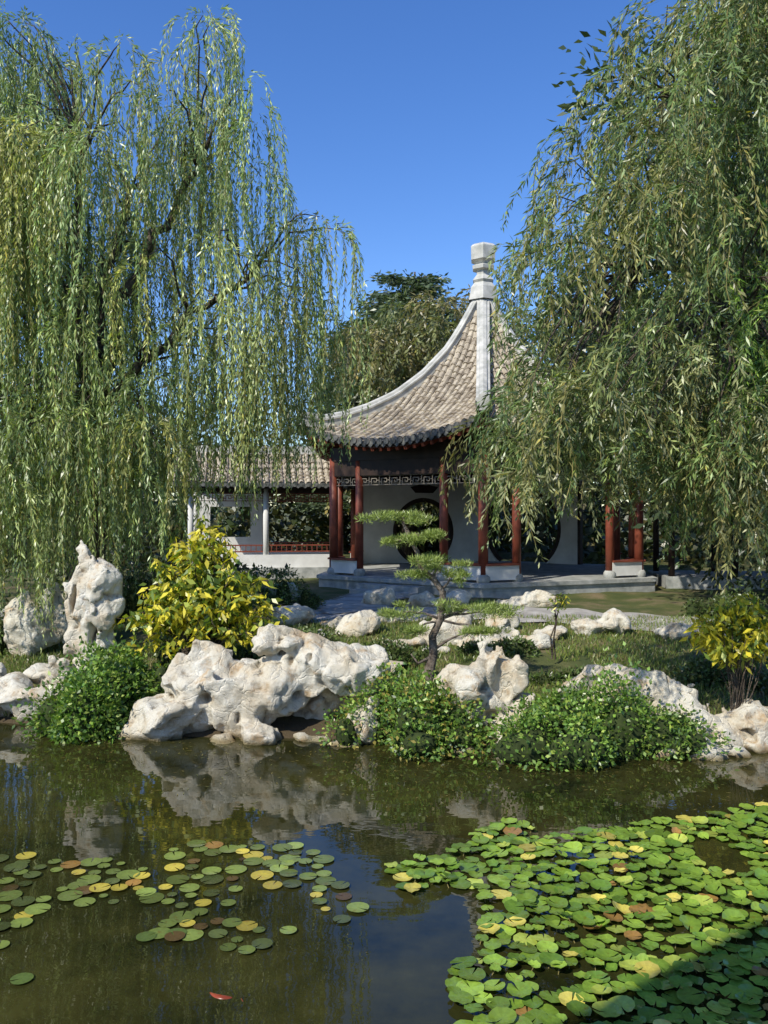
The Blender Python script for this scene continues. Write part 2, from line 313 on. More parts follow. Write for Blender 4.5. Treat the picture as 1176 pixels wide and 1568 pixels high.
for k in range(6):
    a=A0+(k+.5)*math.pi/3; n=np.array([math.cos(a),math.sin(a),0]); t=np.array([-n[1],n[0],0])
    c3=np.array([C[0],C[1],0])
    NV=22;NU=12
    vs=[];vs2=[]
    for i in range(NV+1):
        v=max(ap*i/NV,.02)
        for j in range(NU+1):
            u=(2*j/NU-1)*v*T30; p=c3+n*v+t*u; z=float(rz(u,v)); vs.append(p+[0,0,z]); vs2.append(p+[0,0,z-.14])
    fs=[(i*(NU+1)+j,i*(NU+1)+j+1,(i+1)*(NU+1)+j+1,(i+1)*(NU+1)+j) for i in range(NV) for j in range(NU)]
    surf.add(vs,fs); soff.add(vs2,[f[::-1] for f in fs])
    e=[]; 
    for j in range(NU+1): e+= [vs[NV*(NU+1)+j],vs2[NV*(NU+1)+j]]
    soff.add(e,[(2*j,2*j+1,2*j+3,2*j+2) for j in range(NU)])
    W=ap*T30; sp=.215; m=int(W/sp)
    for j in range(-m,m+1):
        u=j*sp; v0=max(abs(u)/T30+.12,.35)
        if v0>ap-.1: continue
        vv=np.linspace(v0,ap+.06,14); pts=[c3+n*v+t*u+np.array([0,0,float(rz(u,min(v,ap)))+.015]) for v in vv]
        halftube(tiles,pts,t,.088,.064,.24)
        p=pts[-1]; q=[p+n*.01+t*.085*math.cos(x)+np.array([0,0,.085*math.sin(x)]) for x in np.linspace(0,2*math.pi,11)[:-1]]
        drip.add(q,[tuple(range(10))])
        pz=np.array([0,0,float(rz(u+sp/2,ap))]); p=c3+n*(ap+.04)+t*(u+sp/2)+pz
        drip.add([p-t*.1+[0,0,.03],p+t*.1+[0,0,.03],p+t*.085+[0,0,-.07],p+[0,0,-.15],p-t*.085+[0,0,-.07]],[(0,1,2,3,4)])
    m2=int(W/.27)
    for j in range(-m2,m2+1):
        u=j*.27; v0=ap*.72; 
        if abs(u)>v0*T30: v0=abs(u)/T30+.02
        if v0>ap-.05: continue
        pa=c3+n*v0+t*u; pb=c3+n*(ap-.04)+t*u
        raf.beam(pa+[0,0,float(rz(u,v0))-.2],pb+[0,0,float(rz(u,ap))-.19],.09,.1)
surf.obj('roof_base',[M_tile],pav); tiles.obj('roof_tiles',[M_tile],pav); drip.obj('eave_drip_tiles',[M_drip],pav); soff.obj('soffit',[M_dark],pav); raf.obj('rafters',[M_red],pav)
rg=MB()
for k in range(6):
    pts=[];
    for tt in np.linspace(.01,1.03,24):
        z=float(np.interp(tt,PT,PZ))+.17+max(0,tt-.9)*1.2; pts.append(cor(k,RE*tt,z))
    sd=np.cross(cor(k,1,0)-cor(k,0,0),[0,0,1]); sd/=np.linalg.norm(sd)
    prof=[(-.15,-.22),(-.15,.0),(-.19,.02),(-.19,.07),(-.12,.09),(-.1,.16),(0,.2),(.1,.16),(.12,.09),(.19,.07),(.19,.02),(.15,0),(.15,-.22)]
    vs=[];L=len(prof)
    for p in pts:
        for a,b in prof: vs.append(p+sd*a+np.array([0,0,b]))
    fs=[(i*L+j,i*L+j+1,(i+1)*L+j+1,(i+1)*L+j) for i in range(len(pts)-1) for j in range(L-1)]
    fs.append(tuple(range((len(pts)-1)*L,len(pts)*L))); rg.add(vs,fs)
rg.obj('hip_ridges',[M_ridge],pav)
fn=MB()
def lathe(mb,cx,cy,prof,n=8,rot=0):
    vs=[];fs=[]
    for r,z in prof:
        for j in range(n):
            q=2*math.pi*j/n+rot; vs.append((cx+r*math.cos(q),cy+r*math.sin(q),z))
    for k in range(len(prof)-1):
        for j in range(n): fs.append((k*n+j,k*n+(j+1)%n,(k+1)*n+(j+1)%n,(k+1)*n+j))
    fs.append(tuple((len(prof)-1)*n+j for j in range(n))); mb.add(vs,fs)
lathe(fn,C[0],C[1],[(.5,9.5),(.42,9.9),(.3,10.05),(.36,10.12),(.3,10.2),(.22,10.3),(.24,10.42),(.36,10.46),(.38,10.56),(.24,10.62),(.3,10.68),(.42,10.74),(.43,11.14),(.38,11.2),(.3,11.24)],6,A0)
fn.obj('roof_finial',[M_ridge],pav)
pl=MB()
vs=[cor(k,5.35,.3) for k in range(6)]+[cor(k,5.35,FL-.1) for k in range(6)]
pl.add(vs,[(k,(k+1)%6,6+(k+1)%6,6+k) for k in range(6)],0)
vs=[cor(k,5.42,FL-.1) for k in range(6)]+[cor(k,5.42,FL) for k in range(6)]
pl.add(vs,[(k,(k+1)%6,6+(k+1)%6,6+k) for k in range(6)]+[(6,7,8,9,10,11),(5,4,3,2,1,0)],0)
a=A0-math.pi/6; nn=np.array([math.cos(a),math.sin(a),0]); tt_=np.array([-nn[1],nn[0],0]); apo=5.42*math.cos(math.pi/6)
for i in range(3):
    pl.obox(np.array([C[0],C[1],0])+nn*(apo+.17+.3*i)+[0,0,(FL-.14*(i+1))/2+.1],nn*.17,tt_*1.0,(0,0,(FL-.14*(i+1))/2-.1+.0),0)
pl.obj('stone_plinth',[M_stone],pav)
col=MB();bm=MB();fr=MB();ped=MB();bn=MB()
def column(p,r=.125,top=4.55):
    col.tube([p+[0,0,.18],p+[0,0,1.5],[p[0],p[1],top]],[r,r,r*.95],18)
    lathe(ped,p[0],p[1],[(r*1.25,FL),(r*1.5,FL+.06),(r*1.45,FL+.14),(r*1.1,FL+.2)],16)
def fret(mb,a,b,z0,z1,w=.022,pitch=.34):
    a=np.array(a,float);b=np.array(b,float);L=np.linalg.norm((b-a)[:2]);d=(b-a)/L;d[2]=0
    P=lambda x,z:np.array([a[0]+d[0]*x,a[1]+d[1]*x,z])
    def hb(x0,x1,z): mb.beam(P(x0,z),P(x1,z),.03,w)
    def vb(x,za,zb): mb.obox(P(x,(za+zb)/2),d*w/2,np.array([-d[1],d[0],0])*.017,(0,0,(zb-za)/2))
    hb(0,L,z0);hb(0,L,z1); n=max(1,round(L/pitch)); c=L/n; H=z1-z0
    for i in range(n):
        x=i*c; vb(x+c*.02,z0,z1); vb(x+c*.25,z0,z0+H*.7); hb(x+c*.25,x+c*.75,z0+H*.7) ; vb(x+c*.75,z0+H*.3,z0+H*.7); hb(x+c*.5,x+c*.75,z0+H*.3); vb(x+c*.5,z0+H*.3,z0+H*.5); hb(x+c*.75,x+c,z0+H*.5); hb(x,x+c*.25,z0+H*.35)
for k in range(6):
    p=cor(k,RC,FL); q=cor(k+1,RC,FL)
    column(p)
    fs_=(.2,.8)
    if k==5: fs_=(.19,.76)
    m1=p+(q-p)*fs_[0]; m2=p+(q-p)*fs_[1]
    if k not in(2,3):
        column(m1,.115); column(m2,.115)
        for a_,b_ in((p,m1),(m1,m2),(m2,q)):
            fret(fr,a_,b_,3.75,4.0)
        for a_,b_ in((p,m1),(m2,q)):
            bn.beam(a_+[0,0,.24],b_+[0,0,.24],.26,.36,0)
            bn.beam(a_+[0,0,.45],b_+[0,0,.45],.36,.05,1)
    bm.beam([*p[:2],4.22],[*q[:2],4.22],.16,.42); bm.beam([*p[:2],4.62],[*q[:2],4.62],.22,.38)
col.obj('columns',[M_red],pav,True); ped.obj('column_bases',[M_stone],pav,True); bm.obj('beams',[M_dark],pav); fr.obj('fret_lattice',[M_fret],pav); bn.obj('bench_walls',[M_white,M_red],pav)
def moonwall(p,q,name,shift=0,r=1.42,cz=2.4,plaque=True):
    mb=MB(); d=(q-p); L=np.linalg.norm(d); d=d/L; nrm=np.array([-d[1],d[0],0]); H=4.05
    a0=-math.asin((cz-FL)/r); ang=list(np.linspace(a0,math.pi-a0,48))
    xr=L/2-.05-shift; xl=-(L/2-.05)-shift
    for cx,cz_ in((xr,H-cz),(xr,-(cz-FL)),(xl,H-cz),(xl,-(cz-FL))):
        q_=math.atan2(cz_,cx)
        if q_<-math.pi/2: q_+=2*math.pi
        if a0<=q_<=math.pi-a0: ang.append(q_)
    ang=sorted(ang); inn=[];out=[]
    for A in ang:
        c,s=math.cos(A),math.sin(A); inn.append((r*c,max(r*s,FL-cz)))
        mm=min((xr/c if c>1e-6 else (xl/c if c<-1e-6 else 1e9)),(H-cz)/s if s>1e-6 else ((FL-cz)/s if s<-1e-6 else 1e9)); out.append((mm*c,mm*s))
    mid=(p+q)/2+d*shift
    def W(x,z,o): return np.array([mid[0],mid[1],0])+d*x+nrm*o+[0,0,cz+z]
    n=len(ang); vs=[W(*i,-.09) for i in inn]+[W(*i,-.09) for i in out]+[W(*i,.09) for i in inn]+[W(*i,.09) for i in out]
    fs=[]
    for i in range(n-1):
        fs+=[(i,i+1,n+i+1,n+i),(2*n+i,3*n+i,3*n+i+1,2*n+i+1),(i,2*n+i,2*n+i+1,i+1)]
    mb.add(vs,fs,0)
    for s_ in(xl,xr): mb.obox(W(s_,(FL+H)/2-cz,0),d*.05,nrm*.11,(0,0,(H-FL)/2),1)
    ring_in=[W((r-.03)*math.cos(A),(r-.03)*math.sin(A),0) for A in np.linspace(a0,math.pi-a0,40)]
    for i in range(39): mb.beam(ring_in[i],ring_in[i+1],.24,.09,1,up=nrm)
    zt=min(1.42,H-cz-.28)
    if plaque:
        for o in(-.12,.12):
            mb.add([W(-.35,zt-.05,o),W(.35,zt-.05,o),W(.55,zt+.16,o),W(.2,zt+.22,o),W(-.2,zt+.22,o),W(-.55,zt+.16,o)],[(0,1,2,3,4,5)],1)
    mb.obj(name,[M_white,M_dark],pav)
moonwall(cor(3,RC,FL),cor(4,RC,FL),'moon_gate_wall_left',.0,1.2,2.3)
p_=cor(2,RC,FL); q_=cor(3,RC,FL)
moonwall(p_+(q_-p_)*.22,q_,'moon_gate_wall_right',.3,1.5,2.4,False)

# ---------------- covered walkways ----------------
def walkway(name,A,B,z0,width=2.2,ze=3.85,zr=4.95,rail=True,post=M_red):
    A=np.array([*A,z0]);B=np.array([*B,z0]); E=empty(name,tuple((A+B)/2)); L=np.linalg.norm(B-A); d=(B-A)/L; n=np.array([-d[1],d[0],0])
    if n[1]>0: n=-n
    bs=MB(); bs.obox((A+B)/2-[0,0,.35],d*(L/2+.2),n*(width/2+.25),(0,0,.35)); bs.obj('plinth',[M_stone],E)
    rf=MB();tl=MB();dp=MB();so=MB()
    for sgn in(1,-1):
        prof=[(0,zr),(.35,zr-.35),(.8,zr-.72),(width/2+.55,ze)]
        vs=[];v2=[]
        for s in(-.5,L+.5):
            for o,z in prof: vs.append(A*[1,1,0]+d*s+n*sgn*o+[0,0,z]); v2.append(A*[1,1,0]+d*s+n*sgn*o+[0,0,z-.12])
        rf.add(vs,[(i,i+1,5+i,4+i) for i in range(3)]); so.add(v2,[(i,i+1,5+i,4+i) for i in range(3)])
        so.add([vs[3],vs[7],v2[7],v2[3]],[(0,1,2,3)]); 
        for s in np.arange(-.45,L+.5,.215):
            pts=[A*[1,1,0]+d*s+n*sgn*(o+(.05 if i==3 else 0))+[0,0,z+.015] for i,(o,z) in enumerate(prof)]
            halftube(tl,pts,d,.088,.064,.26)
            p=pts[-1]; dp.add([p+n*sgn*.01+d*.085*math.cos(x)+np.array([0,0,.085*math.sin(x)]) for x in np.linspace(0,2*math.pi,9)[:-1]],[tuple(range(8))])
            p=p+d*.107; dp.add([p-d*.1+[0,0,.02],p+d*.1+[0,0,.02],p+d*.08+[0,0,-.07],p+[0,0,-.13],p-d*.08+[0,0,-.07]],[(0,1,2,3,4)])
    rdg=MB(); rdg.beam(A*[1,1,0]+d*-.5+[0,0,zr+.08],A*[1,1,0]+d*(L+.5)+[0,0,zr+.08],.26,.26); rdg.obj('ridge',[M_ridge],E)
    rf.obj('roof_base',[M_tile],E);tl.obj('roof_tiles',[M_tile],E);dp.obj('drip_tiles',[M_drip],E);so.obj('soffit',[M_dark],E)
    po=MB();wl=MB();ra=MB();bmz=MB()
    N=max(2,int(L/1.7)); 
    for side in(1,-1):
        for i in range(N+1):
            p=A+d*L*i/N+n*side*width/2; po.tube([p,p+[0,0,ze-z0-.05]],[.09,.09],14,0 if side==1 else 1)
        p=A+n*side*width/2;q=B+n*side*width/2
        bmz.beam([*p[:2],ze-.12],[*q[:2],ze-.12],.12,.24)
        if rail:
            fret(ra,[*p[:2],0],[*q[:2],0],ze-.5,ze-.27)
            wl.beam(p+[0,0,.2],q+[0,0,.2],.2,.4,0)
            for zz in(.5,.7): ra.beam(p+[0,0,zz],q+[0,0,zz],.04,.04)
            for s in np.arange(.1,L,.16):
                r_=p+d*s; ra.obox(r_+[0,0,.6],d*.012,n*.012,(0,0,.1))
    if rail:
        for i in range(N):
            a_=A+d*(L*i/N+.09)-n*width/2; b_=A+d*(L*(i+1)/N-.09)-n*width/2; w_=(b_-a_); lw=np.linalg.norm(w_); m_=(a_+b_)/2
            if i%2==0:
                wl.obox(m_+[0,0,2.15],d*lw/2,n*.07,(0,0,.22)); wl.obox(m_+[0,0,.65],d*lw/2,n*.07,(0,0,.25))
                for s_ in(-1,1): wl.obox(m_+d*s_*(lw/2-.2)+[0,0,1.415],d*.2,n*.07,(0,0,.515))
    po.obj('posts',[post,M_white if rail else post],E,True); bmz.obj('eave_beams',[M_dark],E)
    if rail: ra.obj('railing_and_fret',[M_red],E); wl.obj('low_wall',[M_white],E)
walkway('covered_walkway',(-6.2,27.9),(-1.6,28.6),1.25,post=M_white)
walkway('covered_walkway',(8.2,25.2),(15,24.4),1.2,post=M_dark,rail=False)  # dark wood on these posts puts the shade into their colour

ppts=np.array([(-9,19.3),(-4,18.9),(-1.2,18.6),(0,18.7),(1.5,18.7),(3.2,18.4),(5,17.8),(6.5,17.3),(9,17),(13,17)],float)
def strip(name,pts,w,mat,lift=.03):
    s=np.r_[0,np.cumsum(np.linalg.norm(np.diff(pts,axis=0),axis=1))]; q=np.linspace(0,s[-1],120)
    P=np.stack([np.interp(q,s,pts[:,0]),np.interp(q,s,pts[:,1])],1); t=norm(np.gradient(P,axis=0)); n=np.stack([-t[:,1],t[:,0]],1)
    V=[];K=9
    for i in range(len(P)):
        for j in range(K):
            p=P[i]+n[i]*w*(j/(K-1)-.5)*(1+.12*math.sin(i*.9+j)); V.append((p[0],p[1],gz(*p)+lift))
    F=[(i*K+j,i*K+j+1,(i+1)*K+j+1,(i+1)*K+j) for i in range(len(P)-1) for j in range(K-1)]
    return npmesh(name,np.array(V),np.array(F),mat,smooth=True)
strip('garden_path',ppts,1.7,M_path)
strip('entrance_path',np.array([(-.1,22.2),(-.5,21),(-.7,19.6),(-.5,18.9)]),1.6,M_path,.045)

# ---------------- foliage ----------------
def strand_paths(S,H,Ln,ds,droop,sway):
    N=len(S);K=int(Ln.max()/ds)+1; d=norm(H); p=S.copy(); P=np.empty((N,K,3));Dd=np.empty((N,K,3)); w=rng.normal(size=(N,3))*[1,1,.2]
    for k in range(K):
        P[:,k]=p;Dd[:,k]=d
        w=w*.9+rng.normal(size=(N,3))*.4
        d=norm(d+np.array([0,0,-1])*droop*ds*8*(1+np.maximum(d[:,2:3],0))+w*sway*ds)
        p=p+d*ds
    return P,Dd,K
def willow(parent,S,H,Ln,cS,ds=.045,droop=.5,sway=.5,per=2,LL=.11,LW=.016,spread=.5,name='foliage'):
    P,D,K=strand_paths(S,H,Ln,ds,droop,sway); N=len(S)
    kk=np.arange(K)[None]*ds; mask=(kk<Ln[:,None])
    B=[];DD=[];CC=[];LN=[]
    for r in range(per):
        m=mask&(rng.random(mask.shape)<.9)
        b=P[m]+rng.normal(size=(m.sum(),3))*.015; dd=D[m]
        side=rng.normal(size=b.shape)*[1,1,.4]
        B.append(b+dd*rng.random((len(b),1))*ds); DD.append(norm(dd*.9+norm(side)*spread*(.4+1.2*rng.random((len(b),1)))+[0,0,-.15]))
        c=np.repeat(cS[:,None],K,1)[m]*(1+rng.normal(0,.25,(len(b),1))); yel=rng.random(len(b))<.04; c[yel]=c[yel]*[1.5,1.25,.8]
        CC.append(c); f=(kk/Ln[:,None])[m]; LN.append((.65+.6*rng.random(len(b)))*(1-.45*np.clip(f-.7,0,1)/.3))
    B=np.concatenate(B);DD=np.concatenate(DD);CC=np.concatenate(CC);LN=np.concatenate(LN)
    leaves(name,B,DD,LL*LN,LW*(.7+.5*rng.random(len(B))),CC,parent)
    st=5; Q=P[:,::st]; Kq=Q.shape[1]; mq=(np.arange(Kq)*st*ds)[None]<Ln[:,None]
    a=rng.random(N)*6.28; sd=np.stack([np.cos(a),np.sin(a),0*a],-1)[:,None]*.0035
    V=np.stack([Q-sd,Q+sd],2).reshape(-1,3); idx=np.arange(N*Kq*2).reshape(N,Kq,2)
    F=np.stack([idx[:,:-1,0],idx[:,:-1,1],idx[:,1:,1],idx[:,1:,0]],-1)[mq[:,1:]]
    npmesh(name+'_stems',V,F.reshape(-1,4),M_twig,parent)
    return len(B)
def limb(mb,a,b,r0,r1,arch=.5,n=8,jit=.12):
    a=np.array(a,float);b=np.array(b,float);t=np.linspace(0,1,n)[:,None]; p=a+(b-a)*t; p[:,2]+=arch*np.sin(np.pi*t[:,0]); 
    p[1:-1]+=rng.normal(size=(n-2,3))*jit; mb.tube(p,np.linspace(r0,r1,n),7); return p
def clumpstrands(cl,nper,greens,rad_out=1.,up=.35):
    S=[];H=[];Z=[];C_=[]
    for (x,y,z,r,zb,lmax) in cl:
        n=int(nper*(.7+.6*rng.random())); a=rng.random(n)*6.28; q=np.sqrt(rng.random(n)); 
        off=np.stack([np.cos(a),np.sin(a)],-1)*q[:,None]*r
        s=np.stack([x+off[:,0],y+off[:,1],z-.45*r*q**2+rng.normal(0,.12,n)],-1)
        h=np.stack([np.cos(a)*rad_out,np.sin(a)*rad_out,np.full(n,up)+rng.normal(0,.15,n)],-1)
        L=np.minimum(s[:,2]-zb+rng.normal(0,.3,n),lmax*(.45+.65*rng.random(n)))
        g=greens[rng.integers(len(greens))]*(.65+.6*rng.random()); S.append(s);H.append(h);Z.append(np.maximum(L,.4));C_.append(g*(1+rng.normal(0,.14,(n,1))))
    return tuple(map(np.concatenate,(S,H,Z,C_)))

# left willow
WL=empty('weeping_willow_tree',(-5.6,16.2,gz(-5.6,16.2)))
greens=[G([.33,.40,.13]),G([.40,.45,.17]),G([.28,.36,.13]),G([.42,.42,.12]),G([.22,.29,.10]),G([.33,.42,.15])]
tx=[-10,-8,-7,-6.3,-5.6,-5,-4.3,-3.6,-3.2,-2.8,-2.4]; tz=[10.2,11.2,11.9,12.2,11.3,11.4,11.7,11.6,12.3,11.2,10.4]
bx=[-10,-6,-5,-3.2,-2.2]; bz=[.95,1.1,2.0,2.2,3.1]
cl=[]
for i in range(190):
    x=rng.uniform(-9.2,-2.5); y=rng.uniform(13.8,18.6); tier=[0,0,1.2,2.4,3.6,4.8,6,7,1.8,5.4][i%10]
    if x>-4.3 and tier<4.5 and rng.random()<.55: continue
    z=np.interp(x*16/ max(y,14),tx,tz)-.10*(y-16)**2-tier*(.85+.3*rng.random())
    if y<14.6: z=min(z,9.3)
    cl.append((x,y,max(z,3.6),rng.uniform(.2,.5),float(np.interp(x,bx,bz))+rng.uniform(-.2,1.0),rng.uniform(2.0,4.6)))
for x,y,z in((-3.15,15.6,11.9),(-6.6,15.8,12.0),(-2.45,15.5,10.6),(-2.3,15.2,9.9),(-4.6,15,11.2),(-7.2,15.2,11.6)): cl.append((x,y,z,.3,z-4.5,3.6))
for x,y,z in((-5.9,14.2,4.4),(-6.3,14.4,4.2),(-5.6,14,4.6),(-6.6,14.3,4.0),(-6.1,13.8,3.6),(-5.3,14.3,4.8),(-4.9,14.2,4.6)): cl.append((x,y,z,.35,.85 if x<-5.5 else 1.6,3.6))
for x,y,z,r in((-1.75,16,8.35,.4),(-1.2,16,8.5,.4),(-.9,16.1,8.3,.28),(-1.9,15.8,7.7,.5),(-1.5,16,7.4,.45),(-2.2,15.6,6.8,.5),(-1.8,15.8,6.2,.4),(-1.3,16.2,6.8,.3),(-2.0,16,7.2,.4),(-2.5,15.8,7,.5),(-2.3,16.2,5.6,.5),(-2.7,15.4,5.8,.5),(-2.9,15,6.6,.5)): cl.append((x,y,z,r,3.7+rng.uniform(-.6,.7),4.2))
S,H,Ln,cS=clumpstrands(cl,15,greens)
nl=willow(WL,S,H,Ln,cS,ds=.058,droop=.6,sway=.4,per=2,LL=.135,LW=.027,spread=.48)
tr=MB(); g0=gz(-5.6,16.2)
tr.tube([(-5.6,16.2,g0-.2),(-5.65,16.2,g0+.8),(-5.5,16.1,g0+2),(-5.6,16.1,g0+3.6),(-5.5,16.2,g0+4.6)],[.45,.33,.29,.26,.22],14)
forks=[limb(tr,(-5.5,16.2,5.2),(-7.2,16.6,9.3),.16,.06,.3),limb(tr,(-5.5,16.2,5.3),(-3.6,16.6,9.6),.16,.05,.4),limb(tr,(-5.6,16.1,5),(-5.6,16.0,9.6),.15,.06,.2),limb(tr,(-5.5,16.2,5.3),(-5.2,17.6,9.6),.15,.06,.3),limb(tr,(-5.5,16.1,4.6),(-2.6,16.3,7.4),.11,.04,.5)]
FP=np.concatenate(forks)
for c in cl:
    p=np.array(c[:3]); cand=FP[FP[:,2]<p[2]+.5]; cand=cand if len(cand) else FP; q=cand[np.argmin(np.linalg.norm(cand-p,axis=1))]
    limb(tr,q,p,.028,.008,.25+.1*np.linalg.norm(p-q),7,.06)
tr.obj('trunk_and_limbs',[M_bark],WL,True)

# right willow (closer)
WR=empty('weeping_willow_tree',(6.6,12.2,gz(6.6,12.2)))
greens2=[G([.20,.27,.085]),G([.27,.31,.11]),G([.27,.26,.09]),G([.14,.21,.065]),G([.34,.35,.16]),G([.12,.17,.06])]
ez=[3.2,4,5,5.8,6.3,6.8,7.5,8.2,8.8,9.5,10.5]; ex=[1.3,1.45,1.5,1.5,1.65,2.2,2.7,3.0,3.5,4.0,4.7]
cl=[]
for i in range(300):
    z10=rng.uniform(3.6,10.2) if i%4 else rng.uniform(3.4,5.0); y=rng.uniform(9.0,12.6); e=np.interp(z10,ez,ex)+.15; x10=e+(rng.random()**1.0)*(5.6-e)
    lowx=np.interp(x10,[1,1.3,1.6,2.2,2.9,4,4.6,6],[3.4,3.0,3.0,2.7,3.0,2.4,2.1,2.0])
    x=x10*y/10; z=3+(z10-3)*y/10
    cl.append((x,y,z,rng.uniform(.15,.4),3+(lowx-3)*y/10+rng.uniform(-.1,.9),rng.uniform(.8,2.1)))
for x,y,z in((4.1,10,3.9),(4.3,10.4,3.6),(4.6,10.2,3.8),(4.35,9.8,4.3),(3.9,10.2,4.1),(4.7,10.6,4.2),(4.5,9.6,3.4),(3.4,10.2,3.9),(2.1,10,3.9),(1.5,10.1,4.1),(1.15,10,3.9),(2.7,10.1,4.0)): cl.append((x,y,z,.28,2.1 if x>3.8 else 2.9,1.9))
S,H,Ln,cS=clumpstrands(cl,9,greens2,.8,.25)
H[:,0]-=.15+.8*rng.random(len(H))
bright=(S[:,2]<6.8)&(S[:,2]>4.6)&(S[:,0]>4.0)&(S[:,1]<10.8); cS[bright]=cS[bright]*[.85,1.2,.5]
ed=[(3.6,9.6,8.7),(3.3,10,8.9),(3.1,10,8.1),(3.0,10.2,7.7),(2.7,9.8,7.5),(2.3,10,6.9),(2.0,9.8,6.6),(2.2,10,7.1),(4.2,10,9.4),(3.8,10,9.1),(2.1,10,5.6),(1.9,10,5.0),(2.0,9.7,4.4),(1.8,9.8,4.1),(1.75,9.8,3.9),(2.2,10,6.2),(1.7,10,6.0),(2.6,10,8.0)]
es=[];eh=[];el=[];ec=[]
for p in ed:
    for j in range(6):
        es.append(np.array(p)+rng.normal(0,.12,3)); eh.append([-1,rng.normal(0,.35),rng.uniform(.0,.55)]); el.append(rng.uniform(.8,1.6)); ec.append(greens2[j%5]*1.05)
for b0,l0 in(((2.3,10,7.35),1.9),((3.0,10,8.75),1.5)):
    for j in range(5):
        es.append(G(b0)+rng.normal(0,.07,3)); eh.append([-1,rng.normal(0,.15),.1]); el.append(l0*rng.uniform(.75,1)); ec.append(greens2[j%5])
S=np.concatenate([S,es]);H=np.concatenate([H,eh]);Ln=np.concatenate([Ln,el]);cS=np.concatenate([cS,ec])
n2=willow(WR,S,H,Ln,cS,ds=.043,droop=.5,sway=1.3,per=2,LL=.125,LW=.022,spread=.7)
tr=MB(); g0=gz(6.6,12.2)
tr.tube([(6.6,12.2,g0-.2),(6.55,12.2,g0+.9),(6.4,12.1,g0+2.2),(6.2,12,g0+3.4)],[.42,.33,.29,.26],14)
forks=[limb(tr,(6.2,12,g0+3.3),(3.9,11.2,8.3),.15,.04,.6),limb(tr,(6.2,12,g0+3.3),(5.2,11.2,9.6),.15,.05,.3),limb(tr,(6.2,12,g0+3.2),(3.4,11.2,6.2),.11,.03,.7),limb(tr,(6.2,12,g0+3.2),(6.8,11.4,9.3),.15,.05,.3),limb(tr,(6.2,12,g0+3.0),(4.4,10.8,5.4),.09,.03,.5)]
FP=np.concatenate(forks)
for c in cl[::2]:
    p=np.array(c[:3]); q=FP[np.argmin(np.linalg.norm(FP-p,axis=1))]; limb(tr,q,p,.02,.006,.15+.1*np.linalg.norm(p-q),6,.05)
for p in ed: limb(tr,FP[np.argmin(np.linalg.norm(FP-np.array(p),axis=1))],p,.016,.006,.2,6,.04)
tr.obj('trunk_and_limbs',[M_bark],WR,True)

def simple_tree_trunk(E,x,y,top,r):
    m=MB(); g=gz(x,y); m.tube([(x,y,g-.2),(x+.1,y,g+(top-g)*.4),(x,y,top*.9)],[r,r*.7,r*.2],10)
    for i in range(8):
        a=rng.random()*6.28; z=g+(top-g)*rng.uniform(.3,.7); limb(m,(x,y,z),(x+math.cos(a)*top*.22,y+math.sin(a)*top*.22,z+top*.16),r*.35,r*.1,.2)
    m.obj('trunk_and_limbs',[M_bark],E,True)
WB=empty('weeping_willow_tree',(2.9,34,1)); cl=[]
for i in range(78):
    a=rng.random()*6.28; q=math.sqrt(rng.random())*3.9; x=2.7+q*math.cos(a); y=34+q*math.sin(a)*.7; z=12.0-.27*q**1.5-rng.choice([0,0,1.5,3,4.5,6])
    cl.append((x,y,z,.8,2.5,3.2))
S,H,Ln,cS=clumpstrands(cl,14,[G([.20,.21,.075]),G([.25,.22,.085]),G([.16,.19,.07])])
willow(WB,S,H,Ln,cS,ds=.13,droop=.25,sway=.5,per=2,LL=.28,LW=.08,spread=.8); simple_tree_trunk(WB,2.9,34,9,.4)
def cedar(CX,CY,top,rad):
    CE=empty('cedar_tree',(CX,CY,1)); B=[];D=[]
    m=MB(); m.tube([(CX,CY,.8),(CX,CY,6),(CX+.3,CY,top)],[.35,.25,.04],10)
    for z in np.arange(3.5,top,.5):
        rr=rad*(1-((z-3)/(top-2.4)))**.62+.3; nb=11
        for j in range(nb):
            a=rng.random()*6.28; L=rr*rng.uniform(.7,1.12); tip=np.array([CX+L*math.cos(a),CY+L*math.sin(a),z-.1*L+.25*rng.random()])
            m.tube([(CX,CY,z),tip],[.06,.015],5)
            n=int(56*L); t=rng.random(n)**.6; w=(.15+.55*np.sin(t*2.6))*.5
            p=np.array([CX,CY,z])+(tip-[CX,CY,z])*t[:,None]; p[:,:2]+=rng.normal(size=(n,2))*w[:,None]; p[:,2]+=rng.normal(0,.07,n)-.12*rng.random(n)
            B.append(p); D.append(rng.normal(size=(n,3))*[.6,.6,.3]+[math.cos(a),math.sin(a),-.2])
    m.obj('trunk_and_limbs',[M_bark],CE,True); B=np.concatenate(B);D=np.concatenate(D)
    leaves('foliage',B,D,.32,.11,G([.10,.135,.07])*(1+rng.normal(0,.25,(len(B),1))),CE)
cedar(1.1,39,13.9,4.6); cedar(-1.0,41,12.2,3.6)

